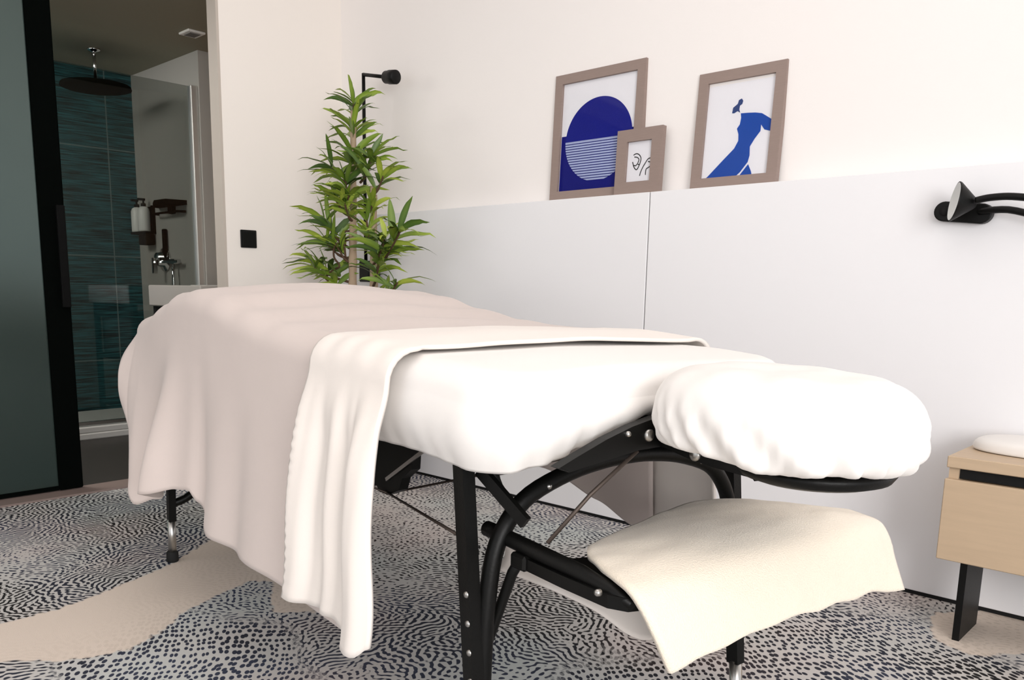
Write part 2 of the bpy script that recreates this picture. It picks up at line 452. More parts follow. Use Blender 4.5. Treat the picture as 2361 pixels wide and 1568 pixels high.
# sliding door (behind the partition)
dr = thing('door_1', None, None, (-3.60,1.30,.012)); dr['kind'] = 'structure'
DX, DY = -3.60, 1.305
f = MB()
f.box((DX-.022,DY-.095,.012),(DX+.022,DY,2.32),.004)
f.box((DX-.022,-.42,.012),(DX+.022,-.33,2.32),.004)
f.box((DX-.02,-.33,2.24),(DX+.02,DY-.095,2.32)); f.box((DX-.012,-.33,.012),(DX+.012,DY-.095,.03))
f.build('door_frame', DOORF, dr, loc=None).location = (3.60,-1.30,-.012)
g = MB().box((DX-.006,-.335,.025),(DX+.010,DY-.09,2.245)); g.build('door_glass', DOORG, dr).location = (3.60,-1.30,-.012)
h = MB(); hy = DY-.028
h.box((DX+.045,hy-.016,.765),(DX+.062,hy+.016,1.165),.003)
for z in (.80,1.13): h.box((DX+.02,hy-.008,z-.01),(DX+.046,hy+.008,z+.01))
h.build('door_handle', mat('handle_black', (10,10,10), .6, spec=.08), dr).location = (3.60,-1.30,-.012)

# ------------------------------------------------------------------ bathroom things
sc_ = thing('shower_screen', 'clear glass shower screen with chrome wall profile in the bathroom', 'shower screen', (-4.78,2.0,.03))
def W(mb, name, m, root, **k):
    """mesh given in world coordinates, parented to an unrotated empty"""
    L = root.location
    mb.v = [(x-L[0], y-L[1], z-L[2]) for x,y,z in mb.v]
    return mb.build(name, m, root, **k)
W(MB().box((-4.784,1.0,.09),(-4.776,2.50,2.0)), 'glass_pane', SCREEN, sc_)
W(MB().box((-4.80,2.485,.09),(-4.755,BY,2.005),.004), 'wall_profile', mat('satin_chrome', (225,225,222), .45, .8), sc_)
W(MB().box((-4.79,1.0,.075),(-4.77,2.50,.095)), 'bottom_rail', STEEL, sc_)
tr = MB().box((-5.62,.6,-.002),(-4.74,2.525,.035),.006).box((-4.80,.6,.035),(-4.745,2.525,.07),.006)
tag(tr.build('shower_tray', TRAY, loc=(-5.2,1.6,0)), 'low white shower tray with raised front lip under the glass screen', 'shower tray')
rs = thing('rain_shower', 'black round rain shower head on chrome ceiling arm', 'shower head', (-5.17,2.11,2.0))
W(MB().tube([(-5.17,2.11,2.2),(-5.17,2.11,2.03)], .009), 'ceiling_arm', CHROME, rs)
W(MB().lathe([(.0,2.2),(.035,2.2),(.035,2.19),(.009,2.18)], Matrix.Translation((-5.17,2.11,0))), 'ceiling_rose', CHROME, rs)
W(MB().lathe([(0,2.03),(.02,2.03),(.035,2.015),(.19,2.0),(.195,1.985),(.18,1.98),(0,1.98)], Matrix.Translation((-5.17,2.11,0))), 'spray_disc', DOORF, rs)
# soap bottles in a black wall holder
sh = thing('bottle_holder', 'black wall holder carrying two white soap bottles beside the tiles', 'bottle holder', (-5.50,BY,1.15))
hb = MB().box((-5.60,BY-.075,1.185),(-5.385,BY,1.20)).box((-5.60,BY-.012,1.185),(-5.385,BY,1.36)).box((-5.405,BY-.022,1.19),(-5.385,BY,1.365))
W(hb, 'bracket', DOORF, sh)
W(MB().box((-5.50,BY-.07,1.115),(-5.39,BY-.005,1.184),.006), 'soap_box', DOORF, sh)
for k, x in enumerate((-5.555,-5.455)):
    b = thing('soap_bottle', ('white pump bottle nearest the dark tiles in black shower holder','white pump bottle on the right in black shower holder')[k], 'bottle', (x,BY-.045,1.201), group='white pump bottles in the shower')
    MB().lathe([(0,0),(.036,0),(.038,.01),(.038,.13),(.03,.15),(.014,.16),(0,.16)], n=20).build('bottle_body', WHITEP, b)
    p = MB().lathe([(.016,.155),(.016,.178),(.006,.18),(.006,.2),(0,.2)], n=14).box((-.008,-.035,.196),(.008,.01,.21))
    p.build('pump', DOORF, b)
ss = thing('shower_shelf', 'small black wall shelf with lower rail between soap holder and chrome profile', 'shelf', (-5.15,BY,1.32))
W(MB().prism([(-5.33,BY),(-5.31,BY-.05),(-5.12,BY-.13),(-4.97,BY-.13),(-4.95,BY)], lambda p:(p[0],p[1],1.345), lambda p:(p[0],p[1],1.372)), 'shelf_plate', DOORF, ss)
W(MB().tube([(-5.33,BY-.005,1.305),(-5.31,BY-.05,1.305),(-4.98,BY-.05,1.305),(-4.96,BY-.005,1.305)], .007), 'towel_rail', DOORF, ss)
W(MB().box((-5.15,BY-.03,1.30),(-5.10,BY,1.35)), 'wall_bracket', DOORF, ss)
mx = thing('shower_mixer', 'chrome shower mixer with black riser bar on grey bathroom wall', 'shower mixer', (-5.25,BY,1.0))
Ry = Matrix.Translation((-5.27,BY,1.02)) @ Matrix.Rotation(PI/2,4,'X')
W(MB().lathe([(0,0),(.075,0),(.075,.012),(.045,.02),(.042,.06),(0,.062)], Ry), 'valve', CHROME, mx)
W(MB().box((-5.285,BY-.09,.93),(-5.262,BY-.06,1.03),.004), 'lever', CHROME, mx)
W(MB().box((-5.248,BY-.03,1.03),(-5.218,BY-.005,1.21),.004), 'riser_bar', DOORF, mx)
W(MB().box((-5.25,BY-.06,.995),(-5.0,BY-.03,1.012),.003).box((-5.14,BY-.05,.99),(-5.06,BY,1.02),.004), 'spout', CHROME, mx)
W(MB().tube([(-5.10,BY-.035,.99),(-5.095,BY-.04,.9),(-5.09,BY-.04,.7),(-5.15,BY-.04,.58)], .009), 'hose', CHROME, mx)
wb = thing('wash_basin', 'white rectangular wash basin on dark open stand in the bathroom', 'basin', (-4.3,2.5,0))
bs = MB().box((-4.65,2.12,.742),(-4.05,2.98,.858),.006)
W(bs, 'basin_slab', CERAM, wb)
W(MB().box((-4.5,2.3,.8585),(-4.15,2.85,.861)), 'bowl', TRAY, wb)
st_ = MB()
for x in (-4.64,-4.09):
    for y in (2.14,2.93): st_.box((x,y,0),(x+.03,y+.03,.741))
for z in (.10,.40): st_.box((-4.64,2.14,z),(-4.06,2.96,z+.025))
st_.box((-4.64,2.145,.66),(-4.06,2.165,.741))
W(st_, 'stand', DARKIN, wb)
W(MB().box((-4.60,2.17,.425),(-4.10,2.93,.69),.01), 'cabinet_box', DWOOD, wb)
dl = thing('ceiling_vent', 'small square white vent cover on the bathroom ceiling', 'vent', (-4.44,2.35,BZ-.02))
W(MB().box((-4.50,2.295,BZ-.012),(-4.39,2.395,BZ),.003), 'cover', WHITEP, dl)
W(MB().box((-4.48,2.315,BZ-.015),(-4.41,2.375,BZ-.012)), 'grille', SEAM, dl)

# light switch
sw = thing('light_switch', 'square black light switch on the white partition beside the bathroom opening', 'light switch', (XL,2.075,1.07))
W(MB().box((XL,2.034,1.032),(XL+.009,2.116,1.112),.003), 'cover_plate', BLKWD, sw)
W(MB().box((XL+.009,2.041,1.039),(XL+.012,2.109,1.105),.001), 'rocker', BLACK, sw)

# ------------------------------------------------------------------ massage table: local x = along (near end +), y = towards picture wall
TA = math.radians(-10.)
TLOC = (-2.442,1.144,0)
def tthing(name, label, cat, group=None): return thing(name, label, cat, TLOC, TA, group)
mt = tthing('massage_table', 'black framed folding massage table dressed in white sheets', 'massage table')
# cushion + apron frame
cu = MB(); x0,x1,y0,y1 = -.13,1.715,-.022,.642
def rrect(x0,x1,y0,y1,r,n=6):
    out = []
    for cx,cy,a0 in ((x1-r,y1-r,0),(x0+r,y1-r,PI/2),(x0+r,y0+r,PI),(x1-r,y0+r,1.5*PI)):
        for k in range(n+1):
            a = a0+PI/2*k/n; out.append((cx+r*math.cos(a), cy+r*math.sin(a)))
    return out
rows = []
for z,i in ((.668,.01),(.674,0),(.715,0),(.728,.012),(.732,.03)):
    rows.append([(x,y,z) for x,y in rrect(x0+i,x1-i,y0+i,y1-i,.06)])
cu.grid(rows, True, True); n = len(rows[0]); cu.f.append(tuple(range(4*n,5*n))); cu.sm.append(False); cu.f.append(tuple(range(n))[::-1]); cu.sm.append(False)
cu.build('cushion', VINYL, mt)
fr = MB()
for y in (.0,.60): fr.box((-.10,y,.60),(1.69,y+.022,.667))
for x in (-.10,.785,.81): fr.box((x,.022,.60),(x+.022,.60,.667))
fr.box((-.078,.022,.655),(1.69,.60,.667))
fr.build('apron_frame', BLKWD, mt)
# near end rail: shallow gable board
er = MB().prism([(-.0,.640),(.09,.640),(.15,.640),(.215,.640),(.28,.633),(.315,.634),(.36,.631),(.415,.62),(.48,.606),(.54,.60),(.622,.603),(.622,.667),(0,.667)], lambda p:(1.692,p[0],p[1]), lambda p:(1.712,p[0],p[1]))
eo = er.build('end_rail', BLKWD, mt)
def screw(parent, p, ax, r=.008, m=STEEL):
    q = Vector((0,0,1)).rotation_difference(Vector(ax)).to_matrix().to_4x4()
    return MB().lathe([(0,.004),(r*.7,.0035),(r,.001),(r,-.004)], Matrix.Translation(p) @ q, n=14).build('bolt', m, parent)
# legs
def leg(sx, y, zt, top, foot, holes):
    """foot-top splay in x; black sleeve + silver extension + rubber foot"""
    d = Vector((top-foot, 0, zt)); 
    P = lambda z: Vector((foot + (top-foot)*z/zt, y, z))
    lo = MB().beam(P(.135), P(zt), .022, .026, up=(1,0,0)).build('leg', BLACK, mt)
    lo['label'] = 'black leg tube with silver extension and rubber foot'
    MB().tube([P(.02),P(.14)], .0125, 14).build('extension', STEEL, lo)
    MB().lathe([(0,0),(.017,0),(.019,.004),(.018,.03),(.013,.036),(0,.036)], Matrix.Translation((foot,y,0)), n=18).build('foot_cap', SOFTBLK, lo)
    for z in holes:
        p = P(z); p.x += .0235 if False else 0; p.y -= .0113; p.x += .007
        MB().lathe([(0,.0025),(.0045,.002),(.0055,0)], Matrix.Translation(p) @ Matrix.Rotation(PI/2,4,'X'), n=10).build('hole_rim', STEEL, lo)
    return lo
leg(1,  .0, .605, 1.600, 1.662, (.225,.27,.315,.36,.405))
leg(1, .632, .605, 1.600, 1.662, (.225,.27,.315))
leg(-1, .0, .605, .055, .006, ())
leg(-1, .632, .605, .055, .006, ())
# arch between the near legs
def spl(pts, n=6):
    P = [Vector(p) for p in pts]; out = []
    for i in range(len(P)-1):
        a = P[max(i-1,0)]; b = P[i]; c = P[i+1]; d = P[min(i+2,len(P)-1)]
        for k in range(n):
            t = k/n
            out.append(.5*((2*b)+(-a+c)*t+(2*a-5*b+4*c-d)*t*t+(-a+3*b-3*c+d)*t**3))
    out.append(P[-1]); return out
half = [(.016,.20),(.019,.30),(.023,.375),(.036,.46),(.062,.51),(.105,.546),(.185,.572),(.26,.583)]
arc = half + [(.316,.585)] + [(.632-y,z) for y,z in half[::-1]]
MB().tube(spl([(1.633,y,z) for y,z in arc],4), .0140, 12).build('end_arch', BLACK, mt)
for y,z in ((.135,.553),(.497,.553)): screw(mt, (1.645,y-.003,z+.005), (1,-.3,.3), .005)
for y,s_ in ((.0,1),(.632,-1)):
    MB().beam((1.615,y+s_*.02,.592),(1.700,y+s_*.042,.526), .010, .019).build('diagonal_brace', BLACK, mt)
    MB().tube(spl([(1.605,y+s_*.047,.60),(1.612,y+s_*.055,.56),(1.628,y+s_*.078,.525)],4), .0100,10).build('upper_strut', BLACK, mt)
    MB().tube([(1.672,y+s_*.06,.465),(1.655,y+s_*.055,.435),(1.615,y+s_*.035,.30),(1.63,y+s_*.02,.22)], .0085,10).build('lower_strut', BLACK, mt)
# far end bracing and centre hinge plates with cables
MB().tube(spl([(.02,.006,.19),(.03,.06,.214),(.03,.15,.30),(.03,.316,.36),(.03,.482,.30),(.03,.572,.214),(.02,.626,.19)],4), .0125,10).build('far_arch', BLACK, mt)
hp = MB().prism([(.66,.60),(1.06,.60),(1.045,.50),(.962,.475),(.958,.437),(.915,.408),(.90,.375),(.845,.352),(.80,.352),(.74,.43)], lambda p:(p[0],.30,p[1]), lambda p:(p[0],.325,p[1]))
ho = hp.build('centre_hinge_plate', BLKWD, mt)
MB().beam((.845,.296,.392),(1.03,.296,.50), .004, .009).build('hinge_rod', STEEL, ho)
for a,b in (((.845,.30,.357),(1.585,.0,.487)), ((.845,.32,.357),(1.585,.632,.60)), ((.845,.30,.357),(.05,.0,.487)), ((.845,.32,.357),(.05,.632,.487))):
    MB().tube([a,b], .0028, 8).build('support_cable', CABLE, mt)

# fitted sheet over the near half
BUMP = [(-.3,0),(-.16,.0),(0,.022),(.17,.068),(.3,.103),(.44,.115),(.58,.100),(.77,.064),(.95,.038),(1.13,.026),(1.3,.02),(1.53,.012),(1.75,0)]
def ztop(x, y):
    c = .5 - .5*math.cos(2*PI*min(1,max(0,(y+.04)/.70)))
    return .738 + interp(x, BUMP)*(.86+.14*c) + .004*c
def boundary(xa, xe, ya, yb, r, step=.012, nc=14):
    """open path from (xa,ya) along to xe, round two corners, back to (xa,yb); returns (x,y,nx,ny)"""
    sg = 1 if xe > xa else -1; out = []
    L = abs(xe-xa)-r; n = max(2,int(L/step))
    for k in range(n): out.append((xa+sg*L*k/n, ya, 0,-1))
    for k in range(nc):
        a = PI/2*k/nc; out.append((xe-sg*r+sg*r*math.sin(a), ya+r-r*math.cos(a), sg*math.sin(a), -math.cos(a)))
    m = max(2,int((yb-ya-2*r)/step))
    for k in range(m): out.append((xe, ya+r+(yb-ya-2*r)*k/m, sg, 0))
    for k in range(nc):
        a = PI/2*k/nc; out.append((xe-sg*r+sg*r*math.cos(a), yb-r+r*math.sin(a), sg*math.cos(a), math.sin(a)))
    for k in range(n+1): out.append((xe-sg*r-sg*L*k/n, yb, 0,1))
    return out
def drape(path, R, hem, out, lift=0., inner=14, nv=34, ymid=.31, xin=None, top=ztop, wr=None):
    """sheet over the table: cap rows from the middle line to the path, rounded edge, then hanging rows"""
    rows = []
    xs = [p[0] for p in path]; xlo, xhi = min(xs), max(xs)
    for k in range(inner):
        t = k/inner; row = []
        for (x,y,nx,ny) in path:
            sx = min(max(x, xlo+(.28 if path[0][0] > path[len(path)//2][0] else 0)), xhi-(.28 if path[0][0] < path[len(path)//2][0] else 0))
            px, py = lerp(sx,x,t), lerp(ymid,y,t)
            row.append((px,py,top(px,py)+lift+(wr(px,py) if wr else 0)))
        rows.append(row)
    na = 7
    for k in range(na):
        a = PI/2*k/(na-1); row = []
        for (x,y,nx,ny) in path:
            row.append((x+nx*R*math.sin(a), y+ny*R*math.sin(a), top(x,y)+lift-R*(1-math.cos(a))+(wr(x,y) if wr else 0)*(1-k/(na-1))))
        rows.append(row)
    for k in range(1,nv+1):
        v = k/nv; row = []
        for i,(x,y,nx,ny) in enumerate(path):
            z0 = top(x,y)+lift-R; z = lerp(z0, hem(x,y,nx,ny), v)
            dx, dy = out(x,y,nx,ny,v,z)
            row.append((x+nx*R+dx, y+ny*R+dy, z))
        rows.append(row)
    return rows
RS = .045
fp = boundary(1.05, 1.735-RS, -.035+RS, .657-RS, .05)
def fhem(x,y,nx,ny):
    e = lerp(.604,.672, min(1,max(0,(y-.02)/.25))*min(1,max(0,(.60-y)/.25)))
    return lerp(.604, e, sstep(.3,1,nx)) + .003*math.sin(x*14)*(1-abs(nx))
def fout(x,y,nx,ny,v,z):
    g = (.010*math.sin(PI*v) - .016*v*v)
    pl = 0
    k = sstep(.0,1,nx)
    pl = k*(.0045*v*v*math.sin(y*210+2*math.sin(y*31)) + .004*v*v*math.sin(y*97)) + (1-k)*(.0012*v*v*math.sin(x*120)+.002*v*math.sin(x*23+1))
    g += pl
    return nx*g, ny*g
fs = MB().grid(drape(fp, RS, fhem, fout, .004, nv=22, wr=lambda x,y: .002*nz(x*6,y*6,3)))
fo = tag(fs.build('fitted_sheet', SHEETW, solid=.003, weld=True), 'white fitted sheet gathered round the bare near end of the massage table', 'sheet')
fo.location = TLOC; fo.rotation_euler = (0,0,TA)

# long top sheet / blanket with the knee hump
RB = .05
bp_ = boundary(1.36, -.17+RB, -.05+RB, .675-RB, .07)
HEML = [(-.30,.50),(-.12,.40),(-.05,.345),(.0,.25),(.05,.212),(.12,.236),(.20,.262),(.34,.31),(.44,.335),(.50,.343),(.53,.318),(.60,.283),(.7,.272),(.81,.272),(1.07,.276),(1.4,.276)]
HEMR = [(-.3,.40),(.1,.34),(.6,.40),(.94,.395),(1.14,.345),(1.33,.318),(1.5,.31)]
def bhem(x,y,nx,ny):
    if ny < -.99: return interp(x, HEML)
    if ny > .99: return interp(x, HEMR)
    if y < .31:
        t = (-nx); return lerp(.345, .50, sstep(0,.5,t))
    return .41
def bout(x,y,nx,ny,v,z):
    g = v*(.02+.02*v); sh = 0
    if ny < -.99:
        f = .070*gauss(x,.325,.075) - .026*gauss(x,.16,.07) + .032*gauss(x,.02,.06) - .022*gauss(x,.56,.05) + .012*gauss(x,.70,.06) + .010*gauss(x,.95,.10) - .008*gauss(x,.83,.05)
        g += f*sstep(.08,1,v)*1.1
        sh = -.03*sstep(.12,-.10,x)*math.sin(PI*min(1,v*1.0)) + .03*sstep(.12,-.1,x)*v*v
        g += .02*sstep(.1,-.1,x)*math.sin(PI*min(1,v*1.1))
    elif ny > .99:
        g += .02*v*math.sin(x*13)
    else:
        c = math.sin(PI*min(1,v*1.05))
        cor = gauss(nx*ny, -.45, .4) if y < .31 else gauss(nx*ny, .45,.4)
        g += (.050*c + .0*v)*max(cor,.45) + .010*v*math.sin(y*30)
        if y < .31 and ny < 0: sh = lerp(0,1,-ny)*(-.03*math.sin(PI*v)+.03*v*v); g += .02*c*(-ny)
    return nx*g + (sh if ny < 0 else 0), ny*g
bl = MB().grid(drape(bp_, RB, bhem, bout, .012, nv=44, inner=18, wr=lambda x,y: .0035*nz(x*4+5,y*5)+.0015*nz(x*13,y*13)))
bo = tag(bl.build('top_sheet', BLANKET, solid=.004, weld=True), 'long pale top sheet covering the far half of the massage table, humped in the middle', 'sheet')
bo.location = TLOC; bo.rotation_euler = (0,0,TA)
# turned-back end of the top sheet: a band across the table with long drops on both sides
def band_rows():
    NX = 46; rows = []
    yl, yr = -.068, .692; R = .055
    zl = lambda u: interp(u, [(0,.294),(.45,.306),(.58,.309),(.64,.300),(.70,.290),(.78,.288),(.92,.292),(1,.312)])
    zr = lambda u: interp(u, [(0,.326),(.6,.312),(1,.305)])
    def xat(u, v):                # v: 0 top .. 1 hem (left side narrows a little and swings to the far end)
        a = lerp(1.215, 1.205, v); b = lerp(1.492, 1.53, v)
        return lerp(a, b, u)
    def rip(u, v):
        s = sstep(.0,.35,v)
        return s*(.026*gauss(u,.86,.13) + .014*gauss(u,.05,.10) - .012*gauss(u,.30,.11) + .009*gauss(u,.45,.07)*(1-v) - .008*gauss(u,.60,.10) - .007*gauss(u,.70,.035) + .002*math.sin(u*40+3*v) + .0022*math.sin(v*120)*gauss(u,.04,.035))
    seq = []
    for k in range(40,-1,-1): seq.append(('L', k/40))
    for k in range(1,7): seq.append(('l', k/6))
    for k in range(1,30): seq.append(('T', k/30))
    for k in range(6): seq.append(('r', k/6))
    for k in range(0,31): seq.append(('R', k/30))
    for kind, q in seq:
        row = []
        for i in range(NX+1):
            u = i/NX; lift = .017 + .004*math.sin(PI*u)
            if kind in 'Ll':
                v = q if kind == 'L' else 0
                x = xat(u, v); z1 = ztop(x, yl+R)+lift
                pinch = sstep(0,.25,v)
                if kind == 'L': p = (x + .01*math.sin(9*v)*v, yl - .010*sstep(0,.2,v) - .042*v - rip(u,v) , lerp(z1-R, zl(u), v))
                else:
                    a = PI/2*q; p = (x, yl+R*(1-math.cos(a)), z1-R*(1-math.sin(a)) + .004*math.sin(u*22)*math.sin(a)*math.cos(a))
            elif kind == 'T':
                x = lerp(1.205,1.470,u)+ q*.03; y = lerp(yl+R, yr-R, q)
                p = (x, y, ztop(x,y)+lift+.003*nz(x*9,y*7,2)+.006*math.sin(PI*q)*0)
            else:
                v = q if kind == 'R' else 0
                x = lerp(1.235,1.50,u) + (.02*v if kind == 'R' else 0); z1 = ztop(x, yr-R)+lift
                if kind == 'R': p = (x, yr + .02*v + .012*v*math.sin(u*9), lerp(z1-R, zr(u), v))
                else:
                    a = PI/2*q; p = (x, yr-R+R*math.sin(a), z1-R*(1-math.cos(a)))
            row.append(p)
        rows.append(row)
    return rows
tb = MB().grid(band_rows()).build('turned_back_end', FOLDW, bo, solid=.007, offset=0)
tb['label'] = 'white folded-back end of the sheet hanging in a long strip'

# ------------------------------------------------------------------ face cradle, its cover, arm shelf, towel
fc = tthing('face_cradle', 'black face cradle frame with support arms bolted to the near end of the table', 'face cradle')
PC = (1.935,.300)
pl = MB().lathe([(0,.612),(.10,.612),(.122,.619),(.130,.630),(.126,.638),(0,.638)], Matrix.Translation((PC[0]+.040,PC[1]+.02,-.003)) @ Matrix.Diagonal((.78,.82,.85,1)) @ Matrix.Translation((0,0,.11)), n=40)
pl.build('platform', BLACK, fc)
for y in (.255,.375):
    MB().prism([(1.70,.672),(1.77,.668),(1.80,.650),(1.85,.639),(1.95,.630),(1.95,.612),(1.866,.616),(1.827,.620),(1.778,.629),(1.70,.634)], lambda p:(p[0],y-.012,p[1]), lambda p:(p[0],y+.012,p[1])).build('support_arm', BLKWD, fc)
# visible brace board rising along the end of the table to the arm joint
MB().prism([(.040,.620),(.075,.633),(.13,.652),(.181,.666),(.235,.676),(.285,.672),(.285,.636),(.239,.630),(.193,.629),(.166,.625),(.123,.620),(.06,.612)], lambda p:(1.752,p[0],p[1]), lambda p:(1.770,p[0],p[1])).build('base_board', BLKWD, fc)
screw(fc, (1.7715,.215,.650), (1,0,0), .0095); screw(fc, (1.7715,.170,.656), (1,0,0), .0045)
screw(fc, (1.835,.2415,.629), (0,-1,0), .0095)

def cover():
    rows = []; n = 160
    prof = [(.0,.742),(.25,.743),(.5,.744),(.72,.740),(.86,.730),(.95,.715),(.995,.695),(1.0,.678),(.985,.662),(.955,.648),(.90,.638),(.80,.633),(.70,.632)]
    pts = spl([(r,0,z) for r,z in prof], 3)
    for q in pts:
        row = []
        for k in range(n):
            a = 2*PI*k/n; low = sstep(.725,.64,q.z)*(q.x > .6)
            pl = 1 + low*(.034*math.sin(a*21+3*math.sin(a*3)+(q.z-.7)*75) + .014*math.sin(a*47-(q.z-.7)*60))
            cx = math.copysign(abs(math.cos(a))**.9, math.cos(a)); cy = math.copysign(abs(math.sin(a))**.9, math.sin(a))
            x = q.x*pl*.176*cx; y = q.x*pl*.155*cy
            sag = -.010*low*(.5+.5*math.sin(a*5+1))
            row.append((PC[0]+x, PC[1]+y, q.z + .012 + sag*.6 - .04*x + .003*nz(x*20,y*20)))
        rows.append(row)
    mb = MB().grid(rows[1:], True, True)
    i = len(mb.v); mb.v.append((PC[0],PC[1],rows[1][0][2])); 
    for k in range(n): mb.f.append((k,(k+1)%n,i)); mb.sm.append(True)
    return mb
co = tag(cover().build('face_cradle_cover', SHEETW, solid=.0), 'white elasticated cover on the round head rest at the near end', 'cover')
co.location = TLOC; co.rotation_euler = (0,0,TA)

ash = tthing('arm_shelf', 'black arm rest shelf hanging under the head rest, half hidden by a towel', 'arm rest')
for y in (.058,.574):
    MB().tube([(1.585 if y < .3 else 1.70,y,.487 if y < .3 else .468),(1.60 if y < .3 else 1.72,y,.487 if y < .3 else .468),(1.80,y,.477 if y < .3 else .468),(1.86,y,.470 if y < .3 else .466),(1.90,y,.462)], [.0125,.0125,.0125,.010,.006], 14).build('side_rail', BLACK, ash)
MB().prism([(1.745,.085),(1.70,.060),(1.72,.046),(1.80,.042),(1.89,.042),(1.915,.055),(1.93,.10),(1.935,.31),(1.93,.52),(1.915,.577),(1.88,.587),(1.80,.567),(1.775,.17)], lambda p:(p[0]-.02,p[1],.452), lambda p:(p[0]-.02,p[1],.470)).build('shelf_board', BLKWD, ash)
for y in (.058,.574):
    MB().box((1.665,y-.018,.450),(1.70,y+.018,.474),.004).build('clamp', BLACK, ash)
MB().tube([(1.728,.06,.50),(1.74,.13,.565),(1.763,.20,.627)], .0032, 8).build('hanging_strap', CABLE, ash)
screw(ash, (1.86,.0335,.472), (0,-1,.2), .005)

def towel():
    # rows from the back edge over the top to the front hem; columns from camera-left to right
    K = [
     [(1.735,.135,.486),(1.665,.34,.480),(1.628,.500,.478),(1.655,.585,.478),(1.72,.640,.476)],
     [(1.775,.095,.492),(1.735,.30,.494),(1.715,.48,.493),(1.735,.585,.490),(1.775,.655,.480)],
     [(1.825,.070,.493),(1.81,.28,.504),(1.80,.47,.503),(1.82,.585,.498),(1.835,.665,.486)],
     [(1.872,.055,.492),(1.872,.27,.504),(1.870,.46,.505),(1.88,.585,.499),(1.888,.662,.480)],
     [(1.912,.050,.478),(1.915,.27,.490),(1.916,.45,.490),(1.918,.57,.485),(1.918,.650,.462)],
     [(1.938,.058,.440),(1.940,.27,.450),(1.940,.44,.450),(1.936,.56,.446),(1.934,.645,.428)],
     [(1.955,.075,.388),(1.955,.27,.402),(1.955,.44,.398),(1.952,.55,.392),(1.955,.645,.378)],
    ]
    cols = [spl(r, 10) for r in K]; m = len(cols[0])
    grid = [spl([cols[i][j] for i in range(len(K))], 8) for j in range(m)]
    rows = [[(p.x, p.y, p.z + .0025*nz(p.x*25,p.y*18) + (.002*math.sin(p.y*60) if p.z < .45 else 0)) for p in g] for g in grid]
    return MB().grid(rows)
to = tag(towel().build('towel', TOWEL, solid=.008, offset=1.), 'cream towel draped over the arm rest shelf below the head rest', 'towel')
to.location = TLOC; to.rotation_euler = (0,0,TA)
# underside flap of the towel, hanging below the near rail
rows = []
for k in range(15):
    v = k/14
    rows.append([(1.545+.37*u + .01*v, .105+.02*math.sin(PI*v)+.015*u, lerp(.462,.401+.004*math.sin(u*5)-.012*gauss(u,.78,.12)+.03*sstep(.85,1,u),v)) for u in [i/24 for i in range(25)]])
MB().grid(rows).build('hanging_flap', FOLDW, to, solid=.006)

# ------------------------------------------------------------------ pictures on the ledge
def picture(loc, w, h, b, lean, label, art):
    t = thing('picture_frame', label, 'picture', loc, 0)
    t.rotation_euler = (-lean,0,0)
    m = MB(); d = .022
    m.prism([(0,0),(w,0),(w-b,b),(b,b)], lambda p:(p[0],0,p[1]), lambda p:(p[0],d,p[1]))
    m.prism([(0,h),(b,h-b),(w-b,h-b),(w,h)], lambda p:(p[0],0,p[1]), lambda p:(p[0],d,p[1]))
    m.prism([(0,0),(b,b),(b,h-b),(0,h)], lambda p:(p[0],0,p[1]), lambda p:(p[0],d,p[1]))
    m.prism([(w,0),(w,h),(w-b,h-b),(w-b,b)], lambda p:(p[0],0,p[1]), lambda p:(p[0],d,p[1]))
    m.build('frame', FRAMEW, t)
    pr = MB().box((b-.004,.012,b-.004),(w-b+.004,.018,h-b+.004)).build('print', PAPER, t)
    art(pr)
    MB().box((b-.002,.0060,b-.002),(w-b+.002,.0072,h-b+.002)).build('glazing', PICGLASS, t)
    return t
def shape(pr, name, pts, m, lay=1):
    y = .012 - .0006*lay
    if len(pts) > 2: MB().prism(pts, lambda p:(p[0],y,p[1]), lambda p:(p[0],y+.0005,p[1])).build(name, m, pr)
def stroke(mb, pts, w, y=.0112):
    P = [Vector((a,0,b)) for a,b in pts]
    P = spl(P, 5) if len(P) > 2 else P
    for a,b in zip(P, P[1:]):
        d = (b-a).normalized(); nrm = Vector((-d.z,0,d.x))*w/2
        mb.add([(q.x,y,q.z) for q in (a+nrm, a-nrm, b-nrm, b+nrm)], [(0,1,2,3)])
def art1(pr):
    x0, x1 = .036, .364
    shape(pr, 'dark_block', [(x0,.033),(x1,.033),(x1,.238),(x0,.238)], NAVYD, 1)
    cx, r = .206, .150; arch = [(cx+r*math.cos(a), .213+r*1.0*math.sin(a)) for a in [PI*k/40 for k in range(41)]]
    shape(pr, 'arch', arch, NAVY, 2)
    # striped bowl
    m = MB(); nst = 16
    for k in range(nst):
        za = .213 - .148*k/nst; zb = za - .0062
        ha = math.sqrt(max(0, 1-((.213-za)/.150)**2))*r; hb = math.sqrt(max(0, 1-((.213-zb)/.150)**2))*r
        m.add([(cx-ha,.0102,za),(cx+ha,.0102,za),(cx+hb,.0102,zb),(cx-hb,.0102,zb)], [(3,2,1,0)])
    m.build('striped_bowl', STRIPE, pr)
    y0 = [(cx-r,.2145),(cx+r,.2145),(cx+r,.2120),(cx-r,.2120)]
    shape(pr, 'bowl_rim', y0, STRIPE, 3)
def art2(pr):
    m = MB()
    for pts in ([(.066,.135),(.078,.139),(.090,.134),(.098,.121),(.094,.102),(.083,.084),(.071,.094),(.064,.112)],
                [(.070,.128),(.082,.126),(.090,.118),(.086,.104),(.094,.100)],
                [(.097,.062),(.101,.076),(.108,.090),(.118,.105),(.128,.117),(.142,.119),(.150,.112),(.146,.097),(.132,.088),(.122,.082),(.121,.063)],
                [(.070,.100),(.078,.098),(.084,.104)], [(.128,.108),(.138,.106),(.142,.112)]):
        stroke(m, pts, .0035)
    m.build('line_drawing', INK, pr)
